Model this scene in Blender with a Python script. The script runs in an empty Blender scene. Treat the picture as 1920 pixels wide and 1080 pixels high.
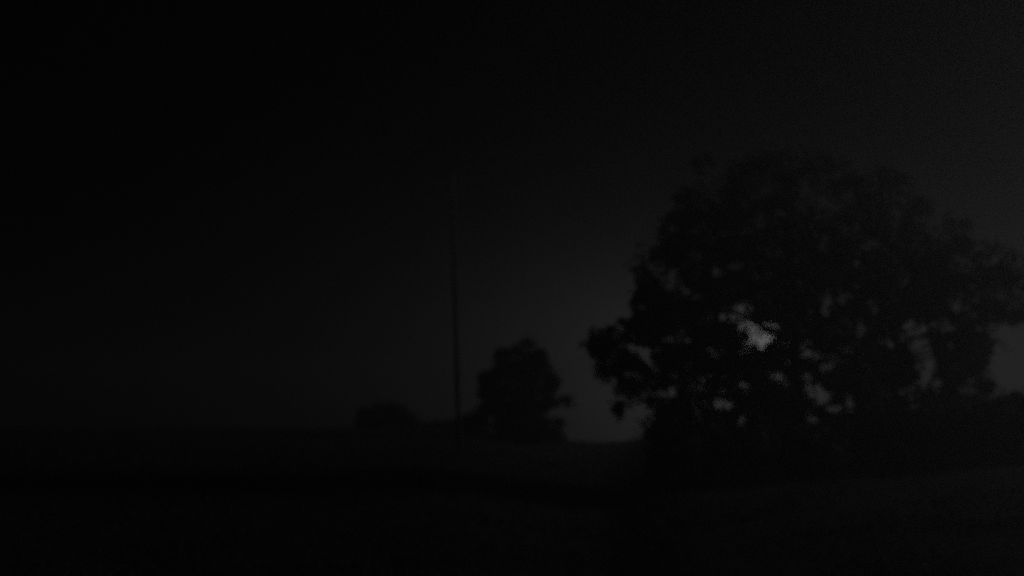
import bpy, math
import numpy as np
from mathutils import Vector, Matrix
from mathutils import noise as mnoise

sc = bpy.context.scene
C = sc.collection

# ------------------------------------------------------------------ camera
CAM_H = 2.4
F_PX = 1663.0                       # focal length in pixels of a 1920 wide frame
HORIZON = 826.0
PITCH = math.atan((HORIZON - 540.0) / F_PX)
cam_d = bpy.data.cameras.new('camera')
cam = bpy.data.objects.new('camera', cam_d)
C.objects.link(cam)
cam_d.sensor_width = 36.0
cam_d.lens = 36.0 * F_PX / 1920.0
cam_d.clip_end = 2000.0
cam.location = (0, 0, CAM_H)
cam.rotation_euler = (math.radians(90) + PITCH, 0, 0)
cam_d.dof.use_dof = True
cam_d.dof.focus_distance = 4.0
cam_d.dof.aperture_fstop = 0.85
sc.camera = cam

CP, SP = math.cos(PITCH), math.sin(PITCH)


def ray(px, py):
    u = (px - 960.0) / F_PX
    v = (540.0 - py) / F_PX
    return Vector((u, CP - SP * v, SP + CP * v)).normalized()


def at(px, py, Y):
    d = ray(px, py)
    k = Y / d.y
    return Vector((d.x * k, Y, CAM_H + d.z * k))


# ------------------------------------------------------------------ night sky (world)
def az_el(px, py):
    d = ray(px, py)
    return math.atan2(d.x, d.y), math.asin(d.z)


world = bpy.data.worlds.new("World")
sc.world = world
world.use_nodes = True
nt = world.node_tree
nt.nodes.clear()


def N(t, **kw):
    n = nt.nodes.new(t)
    for k, v in kw.items():
        setattr(n, k, v)
    return n


def M(op, a, b=None, c=None):
    n = N('ShaderNodeMath', operation=op)
    for i, x in enumerate((a, b, c)):
        if x is None:
            continue
        if isinstance(x, (int, float)):
            n.inputs[i].default_value = x
        else:
            nt.links.new(x, n.inputs[i])
    return n.outputs[0]


tc = N('ShaderNodeTexCoord')
sep = N('ShaderNodeSeparateXYZ')
nt.links.new(tc.outputs['Generated'], sep.inputs[0])
az = M('ARCTAN2', sep.outputs[0], sep.outputs[1])
el = M('ARCSINE', M('MINIMUM', M('MAXIMUM', sep.outputs[2], -1.0), 1.0))


def glow(a0, e0, amp, sa, se, p=1.0):
    """brightness of a lit patch of night sky round azimuth a0 and elevation e0"""
    da = M('DIVIDE', M('ABSOLUTE', M('SUBTRACT', az, a0)), sa)
    de = M('DIVIDE', M('ABSOLUTE', M('SUBTRACT', el, e0)), se)
    r = M('SQRT', M('ADD', M('MULTIPLY', da, da), M('MULTIPLY', de, de)))
    if p != 1.0:
        r = M('POWER', r, p)
    return M('MULTIPLY', M('EXPONENT', M('MULTIPLY', r, -1.0)), amp)


A0, E0 = az_el(1395, 745)
A1, E1 = az_el(1434, 638)
SKY_BROAD, SKY_CORE = 0.110, 0.22
g1 = glow(A0, E0, SKY_BROAD, 0.118, 0.060)
g2 = glow(A1, E1, SKY_CORE, 0.032, 0.028, 2.0)
# thin uneven cloud lit from below
nz = N('ShaderNodeTexNoise')
nz.inputs['Scale'].default_value = 5.0
nz.inputs['Detail'].default_value = 5.0
nt.links.new(tc.outputs['Generated'], nz.inputs['Vector'])
cl = M('MULTIPLY_ADD', nz.outputs['Fac'], 0.7, 0.65)
skyn = N('ShaderNodeTexSky', sky_type='NISHITA')
skyn.sun_disc = False
skyn.sun_elevation = math.radians(-4)
skyn.sun_rotation = A0
bw = N('ShaderNodeRGBToBW')
nt.links.new(skyn.outputs[0], bw.inputs[0])
tot = M('ADD', M('MULTIPLY', M('ADD', g1, g2), cl), M('MULTIPLY', bw.outputs[0], 0.0002))
comb = N('ShaderNodeCombineColor')
for i, k in enumerate((1.0, 1.0, 1.0)):
    nt.links.new(M('MULTIPLY', tot, k * 10.0), comb.inputs[i])
bg = N('ShaderNodeBackground')
bg.inputs['Strength'].default_value = 0.1
nt.links.new(comb.outputs[0], bg.inputs['Color'])
wo = N('ShaderNodeOutputWorld')
nt.links.new(bg.outputs[0], wo.inputs['Surface'])

# ------------------------------------------------------------------ added unseen sun lamp, brightens haze and foliage from the right
FILL_AZ, FILL_EL = math.radians(77), math.radians(17)
sd = bpy.data.lights.new('fill_sun', 'SUN')
sd.energy = 0.23
sd.angle = math.radians(14)          # wide, to blur the shadow bands of this added lamp
sd.color = (1.0, 1.0, 1.0)
so = bpy.data.objects.new('fill_sun', sd)
C.objects.link(so)
mdir = Vector((math.sin(FILL_AZ) * math.cos(FILL_EL), math.cos(FILL_AZ) * math.cos(FILL_EL), math.sin(FILL_EL)))
so.rotation_euler = mdir.to_track_quat('Z', 'Y').to_euler()
so.location = mdir * 50

# ------------------------------------------------------------------ exposure
sc.view_settings.view_transform = 'Standard'
sc.view_settings.look = 'None'
sc.view_settings.exposure = 0.0
sc.view_settings.gamma = 1.0
sc.cycles.use_denoising = False      # the photograph is grainy
sc.cycles.use_adaptive_sampling = True
sc.cycles.adaptive_threshold = 0.2
sc.cycles.adaptive_min_samples = 24
sc.cycles.max_bounces = 4
sc.cycles.volume_bounces = 0
sc.cycles.transparent_max_bounces = 8


# ------------------------------------------------------------------ helpers
def material(name, c1, c2, scale, rough=0.8, bump=0.3, spec=0.2):
    m = bpy.data.materials.new(name)
    m.use_nodes = True
    t = m.node_tree
    b = t.nodes['Principled BSDF']
    b.inputs['Roughness'].default_value = rough
    b.inputs['Specular IOR Level'].default_value = spec
    tcn = t.nodes.new('ShaderNodeTexCoord')
    n = t.nodes.new('ShaderNodeTexNoise')
    n.inputs['Scale'].default_value = scale
    n.inputs['Detail'].default_value = 6
    t.links.new(tcn.outputs['Object'], n.inputs['Vector'])
    r = t.nodes.new('ShaderNodeValToRGB')
    r.color_ramp.elements[0].position = 0.35
    r.color_ramp.elements[1].position = 0.65
    r.color_ramp.elements[0].color = (*c1, 1)
    r.color_ramp.elements[1].color = (*c2, 1)
    t.links.new(n.outputs['Fac'], r.inputs[0])
    t.links.new(r.outputs[0], b.inputs['Base Color'])
    if bump:
        bp = t.nodes.new('ShaderNodeBump')
        bp.inputs['Strength'].default_value = bump
        t.links.new(n.outputs['Fac'], bp.inputs['Height'])
        t.links.new(bp.outputs[0], b.inputs['Normal'])
    return m


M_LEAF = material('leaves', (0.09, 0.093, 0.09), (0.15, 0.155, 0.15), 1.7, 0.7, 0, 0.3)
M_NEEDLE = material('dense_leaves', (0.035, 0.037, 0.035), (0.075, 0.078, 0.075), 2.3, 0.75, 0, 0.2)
M_BARK = material('bark', (0.05, 0.048, 0.046), (0.13, 0.125, 0.12), 14, 0.9, 0.6)
M_WOOD = material('weathered_wood', (0.06, 0.058, 0.055), (0.14, 0.135, 0.13), 9, 0.85, 0.4)
M_METAL = material('dull_metal', (0.12, 0.12, 0.12), (0.2, 0.2, 0.2), 20, 0.5, 0.1, 0.5)
M_GROUND = material('meadow', (0.025, 0.026, 0.025), (0.05, 0.05, 0.049), 3.0, 0.9, 0.5, 0.25)
M_GRASS = material('grass_blades', (0.03, 0.031, 0.03), (0.06, 0.06, 0.058), 1.1, 0.8, 0, 0.3)


def mesh_obj(name, verts, faces, mat, parent=None, smooth=False):
    me = bpy.data.meshes.new(name)
    me.from_pydata([tuple(v) for v in verts], [], [tuple(f) for f in faces])
    me.update()
    if smooth:
        me.polygons.foreach_set('use_smooth', [True] * len(me.polygons))
    me.materials.append(mat)
    o = bpy.data.objects.new(name, me)
    C.objects.link(o)
    if parent:
        o.parent = parent
    return o


def quads_obj(name, V, mat, parent=None):
    """V: (n,4,3) array of leaf quads"""
    n = len(V)
    me = bpy.data.meshes.new(name)
    me.vertices.add(n * 4)
    me.vertices.foreach_set('co', V.reshape(-1).astype(np.float32))
    me.loops.add(n * 4)
    me.loops.foreach_set('vertex_index', np.arange(n * 4, dtype=np.int32))
    me.polygons.add(n)
    me.polygons.foreach_set('loop_start', np.arange(n, dtype=np.int32) * 4)
    me.polygons.foreach_set('loop_total', np.full(n, 4, dtype=np.int32))
    me.update(calc_edges=True)
    me.materials.append(mat)
    o = bpy.data.objects.new(name, me)
    C.objects.link(o)
    if parent:
        o.parent = parent
    return o


def thing(name, label, cat, loc, group=None):
    o = bpy.data.objects.new(name, None)
    o.empty_display_size = 0.3
    C.objects.link(o)
    o.location = loc
    o['label'] = label
    o['category'] = cat
    if group:
        o['group'] = group
    return o


def tube(path, radii, seg=9):
    """rings along a path; returns verts, faces"""
    vs, fs = [], []
    path = [Vector(p) for p in path]
    for i, p in enumerate(path):
        d = (path[min(i + 1, len(path) - 1)] - path[max(i - 1, 0)]).normalized()
        a = d.cross(Vector((0.3, 1, 0.1))).normalized()
        b = d.cross(a).normalized()
        for k in range(seg):
            t = 2 * math.pi * k / seg
            vs.append(p + (a * math.cos(t) + b * math.sin(t)) * radii[i])
    for i in range(len(path) - 1):
        for k in range(seg):
            k2 = (k + 1) % seg
            fs.append((i * seg + k, i * seg + k2, (i + 1) * seg + k2, (i + 1) * seg + k))
    fs.append(tuple(range(seg - 1, -1, -1)))
    fs.append(tuple((len(path) - 1) * seg + k for k in range(seg)))
    return vs, fs


def join(parts):
    vs, fs = [], []
    for v, f in parts:
        o = len(vs)
        vs += list(v)
        fs += [tuple(i + o for i in q) for q in f]
    return vs, fs


# ------------------------------------------------------------------ the ground: a meadow that rises to a far crest
CREST_R = 80.0
CREST_PX = [(-2500, 800), (-400, 800), (480, 803), (600, 805), (800, 804), (900, 808), (980, 817), (1060, 825), (1130, 829), (1180, 825),
            (1210, 815), (1260, 809), (1400, 806), (1920, 800), (4500, 795)]


def crest_h(x, y):
    a = math.atan2(x, max(y, 1e-3) if y > 0 else 1e-3)
    px = 960 + F_PX * math.tan(max(-1.1, min(1.1, a))) * CP
    pxs = [p[0] for p in CREST_PX]
    pys = [p[1] for p in CREST_PX]
    py = float(np.interp(px, pxs, pys))
    e = math.atan((HORIZON - py) / F_PX * (math.cos(a) if y > 0 else 1))
    return CAM_H + CREST_R * math.tan(e)


def ground_z(x, y):
    r = math.hypot(x, y)
    t = max(0.0, min(1.0, (r - 6.0) / (CREST_R - 6.0)))
    s = 1 - (1 - t) ** 2
    z = s * crest_h(x, y)
    if r > CREST_R:
        z -= (r - CREST_R) * 0.05
    z += 0.05 * mnoise.noise(Vector((x * 0.35, y * 0.35, 0.0))) * min(1.0, r / 6) * (1.0 if r < 70 else 0.3)
    z += 0.12 * mnoise.noise(Vector((x * 0.08, y * 0.08, 4.0))) * (1 if r < 70 else 0.3)
    return z


rs = [0.0] + [0.8 * 1.0519 ** i for i in range(1, 101)]
NA = 300
gv, gf = [(0, 0, ground_z(0, 0))], []
for r in rs[1:]:
    for k in range(NA):
        t = 2 * math.pi * k / NA
        x, y = r * math.sin(t), r * math.cos(t)
        gv.append((x, y, ground_z(x, y)))
for k in range(NA):
    gf.append((0, 1 + (k + 1) % NA, 1 + k))
for i in range(len(rs) - 2):
    for k in range(NA):
        k2 = (k + 1) % NA
        a = 1 + i * NA
        b = a + NA
        gf.append((a + k, a + k2, b + k2, b + k))
ground = mesh_obj('ground', gv, gf, M_GROUND, smooth=True)
ground['kind'] = 'structure'

# short uneven grass over the near meadow
rng = np.random.default_rng(11)
NB = 60000
az_ = rng.uniform(-0.72, 0.72, NB)
rr = 4.0 * (34.0 / 4.0) ** rng.uniform(0, 1, NB)
bx_, by_ = rr * np.sin(az_), rr * np.cos(az_)
Q = np.zeros((NB, 4, 3))
for i in range(NB):
    x, y = bx_[i], by_[i]
    d = 0.55 + 0.9 * mnoise.noise(Vector((x * 0.5, y * 0.5, 9.0)))
    h = max(0.03, 0.11 * d * rng.uniform(0.5, 1.4))
    w = 0.004 + 0.0007 * rr[i]
    t = rng.uniform(0, math.pi)
    z = ground_z(x, y) - 0.01
    dx, dy = w * math.cos(t), w * math.sin(t)
    lx, ly = rng.normal(0, 0.35 * h, 2)
    Q[i] = ((x - dx, y - dy, z), (x + dx, y + dy, z), (x + lx + dx * .2, y + ly + dy * .2, z + h), (x + lx - dx * .2, y + ly - dy * .2, z + h))
gr = quads_obj('grass', Q, M_GRASS)
gr['kind'] = 'stuff'
gr['label'] = 'short uneven grass growing over the dark meadow in front'
gr['category'] = 'grass'


# ------------------------------------------------------------------ foliage
def in_poly(P, poly):
    x, y = P[:, 0], P[:, 1]
    inside = np.zeros(len(P), bool)
    n = len(poly)
    j = n - 1
    for i in range(n):
        xi, yi = poly[i]
        xj, yj = poly[j]
        c = ((yi > y) != (yj > y)) & (x < (xj - xi) * (y - yi) / (yj - yi + 1e-9) + xi)
        inside ^= c
        j = i
    return inside


def foliage(base, Y, outline, gaps, depth, tips, per_tip, tip_r, leaf, seed, edge_keep=0.12, gap_grow=1.3, thin=None):
    """Leaves of a crown in the thing's own space. `outline` and `gaps` are the crown's real profile, given as the
    sight-lines from which it was measured; the crown is `depth` metres thick round the distance Y."""
    rg = np.random.default_rng(seed)
    poly = np.array(outline, float)
    lo, hi = poly.min(0), poly.max(0)
    pts = np.zeros((0, 2))
    while len(pts) < tips:
        c = rg.uniform(lo, hi, (tips * 3, 2))
        c = c[in_poly(c, poly)]
        pts = np.vstack([pts, c])
    pts = pts[:tips]
    if thin is not None:                       # clumps are sparser in the loose top of the crown
        pts = pts[rg.uniform(size=len(pts)) < np.array([thin(*p) for p in pts])]
    cx, cy = poly.mean(0)
    # clump centres in world space; the crown is thickest in its middle
    ctr = []
    hw = (hi - lo) / 2
    for (x, y) in pts:
        e = min(1.0, math.hypot((x - (lo[0] + hi[0]) / 2) / hw[0], (y - (lo[1] + hi[1]) / 2) / hw[1]))
        dd = depth * math.sqrt(max(0.08, 1 - e * e)) * rg.uniform(-0.5, 0.5)
        ctr.append(at(x, y, Y + dd))
    ctr = np.array([tuple(c) for c in ctr])
    n = len(ctr)
    nl = per_tip
    d = rg.normal(size=(n, nl, 3))
    d /= np.linalg.norm(d, axis=2, keepdims=True)
    rad = tip_r * rg.uniform(0.6, 1.35, (n, 1, 1)) * rg.uniform(0.15, 1, (n, nl, 1)) ** (1 / 2.0)
    P = ctr[:, None, :] + d * rad * np.array([1.15, 1.0, 0.8])
    P[:, :, 2] -= 0.25 * (rad[:, :, 0] ** 2)
    P = P.reshape(-1, 3)
    # profile test
    v = P - np.array([0, 0, CAM_H])
    f = v[:, 1] * CP + v[:, 2] * SP
    u = 960 + F_PX * v[:, 0] / f
    w = 540 - F_PX * (-v[:, 1] * SP + v[:, 2] * CP) / f
    wob = np.array([mnoise.noise(Vector((a * 0.09, b * 0.09, seed * 1.7))) for a, b in zip(u, w)])
    wob2 = np.array([mnoise.noise(Vector((a * 0.045, b * 0.045, seed * 3.1 + 50))) for a, b in zip(u, w)])
    UV = np.stack([u + 10 * wob + 14 * wob2, w + 14 * wob2 - 8 * wob], 1)
    keep = in_poly(UV, poly) | (rg.uniform(size=len(P)) < edge_keep * 0.6)
    # besides the large openings, many small half-open ones where the twigs are thin
    extra = []
    if gaps and len(gaps) > 5:
        for _ in range(110):
            g = rg.uniform(lo, hi)
            extra.append((g[0], g[1], rg.uniform(5, 15), rg.uniform(4, 11), rg.uniform(0, 180), rg.uniform(0.25, 0.6)))
    for (gx, gy, rx, ry, ang, kp) in list(gaps) + extra:
        rx, ry = rx * gap_grow + 0.5, ry * gap_grow + 0.5
        ca, sa = math.cos(math.radians(ang)), math.sin(math.radians(ang))
        a = (u - gx) * ca + (w - gy) * sa
        b = -(u - gx) * sa + (w - gy) * ca
        q = np.sqrt((a / rx) ** 2 + (b / ry) ** 2) + 0.55 * wob
        keep &= ~((q < 1.0) & (rg.uniform(size=len(P)) > kp))
    P = P[keep]
    n = len(P)
    # leaf quads
    nrm = rg.normal(size=(n, 3)) + np.array([0, 0, 0.7])
    nrm /= np.linalg.norm(nrm, axis=1, keepdims=True)
    t = np.cross(nrm, rg.normal(size=(n, 3)))
    t /= np.linalg.norm(t, axis=1, keepdims=True)
    b = np.cross(nrm, t)
    s = leaf * rg.uniform(0.6, 1.4, (n, 1))
    V = np.stack([P - t * s, P - b * s * 0.42, P + t * s, P + b * s * 0.42], 1)
    V -= np.array(base)
    return V, ctr


def make_plant(name, label, cat, px, Y, outline, gaps, depth, tips, per_tip, tip_r, leaf, seed, mat,
               trunk_r, trunk_top, limbs, group=None, crown_name='crown', thin=None, edge_keep=0.12, skirt=False):
    x0 = at(px, HORIZON, Y).x
    base = Vector((x0, Y, ground_z(x0, Y)))
    gb = HORIZON + F_PX * (CAM_H - base.z) / Y + 2          # the row where the ground is met at this distance
    outline = [(p[0] + (px - p[0]) * (0.12 if p[1] >= 805 else 0), gb if p[1] >= 805 else p[1]) for p in outline] if skirt else outline
    root = thing(name, label, cat, base, group)
    V, ctr = foliage(base, Y, outline, gaps, depth, tips, per_tip, tip_r, leaf, seed, thin=thin, edge_keep=edge_keep)
    quads_obj(crown_name, V, mat, root)
    rg = np.random.default_rng(seed + 500)
    top = at(*trunk_top, Y) - base
    parts = []
    K = 8
    tp = []
    for i in range(K + 1):
        f = i / K
        tp.append(Vector((top.x * f ** 1.4 + (0.06 * math.sin(3 * f + seed) if i else 0), 0.08 * math.sin(4 * f + seed), -0.15 + (top.z + 0.15) * f)))
    tr = [trunk_r * (1.45 if i == 0 else 1) * (1 - 0.72 * i / K) for i in range(K + 1)]
    v, f = tube(tp, tr, 12)
    parts.append((v, f))
    # limbs reach out to clumps that lie far from each other
    C0 = ctr - np.array(base)
    chosen = [int(rg.integers(len(C0)))]
    dmin = np.linalg.norm(C0 - C0[chosen[0]], axis=1)
    while len(chosen) < min(limbs, len(C0)):
        k = int(np.argmax(dmin))
        chosen.append(k)
        dmin = np.minimum(dmin, np.linalg.norm(C0 - C0[k], axis=1))
    for k in chosen:
        tgt = Vector(C0[k])
        fz = max(0.25, min(0.97, (tgt.z - 0.35 * math.hypot(tgt.x - top.x, tgt.y)) / max(top.z, 0.1)))
        idx = int(round(fz * K))
        s = tp[idx]
        pts = []
        for i in range(7):
            g = i / 6
            p = s.lerp(tgt, g)
            p.z += 0.12 * (tgt - s).length * math.sin(math.pi * g) * 0.6
            if 0 < i < 6:
                p += Vector(rg.normal(0, 0.05, 3)) * (tgt - s).length * 0.4
            pts.append(p)
        r0 = min(tr[idx] * 0.6, 0.02 + 0.018 * (tgt - s).length * (trunk_r / 0.2))
        parts.append(tube(pts, [r0 * (1 - 0.85 * i / 6) for i in range(7)], 6))
    v, f = join(parts)
    mesh_obj('trunk' if cat == 'tree' else 'stem', v, f, M_BARK, root, True)
    return root


# --- the big tree, standing before the lit sky
BIG = [(1300, 300), (1278, 355), (1252, 402), (1224, 430), (1192, 445), (1200, 490), (1194, 535), (1186, 602),
       (1150, 606), (1112, 616), (1102, 648), (1110, 690), (1114, 716), (1134, 718), (1150, 704), (1157, 740),
       (1147, 785), (1166, 792), (1182, 758), (1192, 742), (1208, 762), (1206, 815), (1640, 815), (1665, 700),
       (1680, 560), (1690, 430), (1650, 350), (1590, 300), (1500, 272), (1400, 270), (1345, 278)]
GB = [  # x, y, rx, ry, tilt, leaves left inside
    (1378, 585, 27, 13, -12, 0.42), (1352, 598, 10, 6, 0, .4), (1398, 572, 8, 11, 0, .4),
    (1424, 628, 14, 15, 10, 0.12), (1446, 625, 8, 17, 30, 0.1), (1414, 645, 20, 9, -12, 0.1), (1398, 655, 10, 6, 0, 0.15),
    (1340, 660, 13, 9, 0, .1), (1350, 748, 8, 15, 10, .08), (1354, 760, 13, 8, 0, .05),
    (1400, 712, 10, 9, 0, .08), (1391, 790, 9, 9, 0, .15), (1386, 775, 7, 5, 0, .2),
    (1194, 656, 13, 7, 15, .1), (1211, 670, 8, 15, -30, .08), (1228, 690, 6, 9, 0, .2), (1190, 705, 14, 5, 10, .2),
    (1255, 740, 9, 11, 20, .1), (1238, 738, 8, 5, 0, .25), (1294, 686, 7, 7, 0, .2), (1250, 637, 10, 5, -10, .25),
    (1515, 708, 13, 9, 20, .06), (1492, 712, 6, 6, 0, .1), (1530, 732, 10, 12, 0, .06), (1543, 743, 8, 10, 30, .08), (1565, 768, 11, 7, -10, .1),
    (1480, 685, 9, 6, 20, .15), (1550, 690, 9, 8, 0, .12), (1594, 752, 7, 13, 0, .12), (1522, 786, 13, 6, 0, .25),
    (1545, 455, 9, 15, 0, .12), (1635, 462, 13, 10, 0, .1), (1612, 618, 8, 15, 0, .12), (1640, 570, 10, 13, 10, .15),
    (1550, 578, 14, 13, 0, .25), (1556, 566, 7, 6, 0, .2), (1437, 515, 18, 6, -12, .15), (1380, 499, 12, 6, 0, .15), (1347, 511, 8, 5, 0, .2),
    (1495, 488, 14, 5, -30, .3), (1308, 512, 9, 6, 0, .4), (1270, 590, 6, 5, 0, .3), (1284, 545, 7, 8, 0, .4),
    (1522, 360, 22, 26, 10, .35), (1620, 322, 14, 7, -20, .3), (1320, 392, 9, 5, 0, .35), (1675, 385, 16, 14, 0, .35), (1686, 430, 8, 12, 0, .4),
    (1553, 635, 5, 5, 0, .15), (1660, 644, 15, 5, 20, .12), (1415, 320, 12, 8, 0, .5), (1460, 400, 10, 7, 0, .5), (1600, 400, 9, 8, 0, .5),
    (1198, 775, 5, 8, 0, .3), (1208, 668, 5, 5, 0, .1)]
make_plant('broadleaf_tree', 'largest broad leafy tree, its ragged crown pierced by the brightest gaps of lit sky', 'tree',
           1500, 25.0, BIG, GB, 4.6, 620, 190, 0.50, 0.085, 3, M_LEAF, 0.26, (1480, 400), 34,
           thin=lambda x, y: 0.42 if y < 400 else (0.75 if y < 470 else 1.0))

# --- second tree behind its right side
RT = [(1620, 330), (1610, 420), (1640, 560), (1650, 700), (1630, 815), (1860, 815), (1868, 748), (1852, 700), (1866, 650), (1905, 622),
      (1955, 600), (1960, 520), (1905, 468), (1830, 440), (1800, 395), (1745, 360), (1700, 318), (1640, 300)]
GR = [(1712, 628, 15, 18, 25, .2), (1730, 668, 14, 22, 0, .18), (1738, 700, 8, 18, 25, .2), (1722, 722, 18, 8, -35, .25), (1750, 725, 13, 8, 0, .2),
      (1714, 750, 10, 9, 0, .25), (1700, 735, 10, 6, 0, .3), (1808, 730, 11, 6, -15, .25), (1790, 562, 11, 14, 0, .4), (1800, 500, 14, 11, 0, .45),
      (1770, 612, 16, 11, 0, .45), (1782, 645, 8, 7, 0, .35), (1718, 690, 9, 4, 0, .3), (1690, 530, 9, 8, 0, .45),
      (1612, 618, 9, 16, 0, .12), (1640, 570, 11, 14, 10, .15), (1660, 644, 17, 7, 20, .12), (1635, 462, 14, 12, 0, .15), (1675, 385, 18, 15, 0, .4),
      (1594, 752, 8, 14, 0, .15), (1620, 322, 16, 8, -20, .3), (1760, 440, 14, 10, 0, .5), (1616, 695, 5, 10, 0, .3)]
GR = [(a, b, c * 1.15, d * 1.15, e, f * 0.4) for a, b, c, d, e, f in GR]
make_plant('broadleaf_tree', 'second leafy tree, half hidden behind the right side of the largest tree', 'tree',
           1676, 27.0, RT, GR, 4.0, 330, 190, 0.55, 0.10, 8, M_LEAF, 0.16, (1690, 450), 20, thin=lambda x, y: 0.36 if (y < 440 or x > 1830) else 0.8)

# --- medium tree in the field
MT = [(985, 634), (1008, 642), (1028, 662), (1034, 692), (1048, 708), (1042, 735), (1072, 743), (1077, 757), (1050, 768),
      (1028, 775), (1058, 790), (1066, 815), (1040, 830), (905, 830), (893, 802), (884, 770), (898, 735), (904, 700), (926, 682), (928, 660), (953, 650), (966, 641)]
GM = [(1030, 782, 7, 5, 0, .4), (955, 672, 6, 5, 0, .5), (1010, 690, 6, 6, 0, .5)]
make_plant('field_tree', 'medium rounded tree standing alone in the field between pole and largest tree', 'tree',
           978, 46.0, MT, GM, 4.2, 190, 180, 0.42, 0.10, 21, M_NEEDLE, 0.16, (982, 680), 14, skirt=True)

# --- round bush on the left
BU = [(658, 812), (664, 785), (680, 767), (703, 757), (732, 754), (758, 762), (778, 777), (792, 795), (802, 812)]
make_plant('round_bush', 'round dark bush on the far crest of the field, left of the pole', 'bush',
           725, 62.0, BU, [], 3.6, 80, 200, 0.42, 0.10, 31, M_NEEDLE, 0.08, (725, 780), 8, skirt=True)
# --- low scrub
for (nm, lab, px, Y, poly, sd_) in [
        ('low_bush', 'low flat bush between the round bush and the foot of the pole', 825, 64.0,
         [(785, 814), (790, 797), (812, 790), (838, 792), (858, 787), (872, 797), (875, 814)], 41),
        ('low_bush', 'small ragged bush growing round the foot of the pole', 880, 50.0,
         [(846, 818), (850, 806), (862, 798), (872, 779), (884, 775), (896, 784), (905, 800), (910, 818)], 42),
        ('low_bush', 'dark bush under the left edge of the largest tree', 1245, 23.5,
         [(1200, 850), (1203, 812), (1222, 795), (1240, 782), (1268, 776), (1292, 786), (1305, 806), (1308, 850)], 43),
        ('low_bush', 'wide dark bush under the brightest sky gaps of the largest tree', 1372, 23.0,
         [(1296, 852), (1300, 812), (1326, 793), (1352, 784), (1377, 800), (1402, 803), (1430, 786), (1452, 800), (1458, 852)], 44),
        ('low_bush', 'dark bush hiding the foot of the largest tree on its right', 1520, 23.5,
         [(1446, 852), (1448, 812), (1470, 792), (1500, 797), (1532, 797), (1562, 790), (1590, 800), (1594, 852)], 45),
        ('low_bush', 'broad dark bush under the second tree, at the right', 1690, 24.5,
         [(1582, 852), (1586, 800), (1610, 778), (1650, 768), (1694, 774), (1735, 766), (1780, 770), (1812, 790), (1816, 852)], 46),
        ('low_bush', 'tall dark bush at the far right edge under the pale patch of sky', 1880, 25.0,
         [(1796, 852), (1800, 785), (1830, 757), (1868, 744), (1905, 738), (1945, 742), (1985, 765), (2000, 852)], 47)]:
    k = (poly[-1][0] - poly[0][0]) / 100.0
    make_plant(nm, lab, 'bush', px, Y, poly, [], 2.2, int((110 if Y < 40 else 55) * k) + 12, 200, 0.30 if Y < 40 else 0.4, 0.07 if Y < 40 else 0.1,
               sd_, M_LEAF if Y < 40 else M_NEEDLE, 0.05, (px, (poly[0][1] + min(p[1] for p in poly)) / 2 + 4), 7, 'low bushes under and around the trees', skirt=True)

# ------------------------------------------------------------------ the pole
PY = 34.0
pb = at(861.5, 800, PY)
pz = ground_z(pb.x, PY)
pt_ = at(848.0, 335, PY)
pole = thing('wooden_pole', 'tall thin wooden pole leaning slightly left between the round bush and the medium tree', 'pole', (pb.x, PY, pz))
top = Vector((pt_.x - pb.x, 0, pt_.z - pz))
path = [Vector((0, 0, -0.4)) if i == 0 else top * (i / 10) for i in range(11)]
v, f = tube(path, [0.10 - 0.035 * i / 10 for i in range(11)], 16)
mesh_obj('shaft', v, f, M_WOOD, pole, True)
v, f = tube([top, top + Vector((0, 0, 0.05)), top + Vector((0, 0, 0.10))], [0.068, 0.068, 0.02], 16)
mesh_obj('cap', v, f, M_METAL, pole)

# ------------------------------------------------------------------ added haze in place of lens veil, one closed box of even density
HZ = 0.0115
hb = dict(x0=-131, x1=131, y0=-131, y1=131)
zmin = min(p[2] for p in gv) - 1.0
zmax = 13.0
hv = [(hb['x0'], hb['y0'], zmin), (hb['x1'], hb['y0'], zmin), (hb['x1'], hb['y1'], zmin), (hb['x0'], hb['y1'], zmin),
      (hb['x0'], hb['y0'], zmax), (hb['x1'], hb['y0'], zmax), (hb['x1'], hb['y1'], zmax), (hb['x0'], hb['y1'], zmax)]
hf = [(3, 2, 1, 0), (4, 5, 6, 7), (0, 1, 5, 4), (1, 2, 6, 5), (2, 3, 7, 6), (3, 0, 4, 7)]
mh = bpy.data.materials.new('haze')
mh.use_nodes = True
t = mh.node_tree
t.nodes.clear()
pv = t.nodes.new('ShaderNodeVolumePrincipled')
pv.inputs['Color'].default_value = (0.9, 0.9, 0.9, 1)
pv.inputs['Density'].default_value = HZ
pv.inputs['Anisotropy'].default_value = 0.7
om = t.nodes.new('ShaderNodeOutputMaterial')
t.links.new(pv.outputs[0], om.inputs['Volume'])
haze = mesh_obj('haze', hv, hf, mh)
haze['kind'] = 'stuff'
haze['label'] = 'thin pale haze added over the meadow in place of lens veil'
haze['category'] = 'haze'
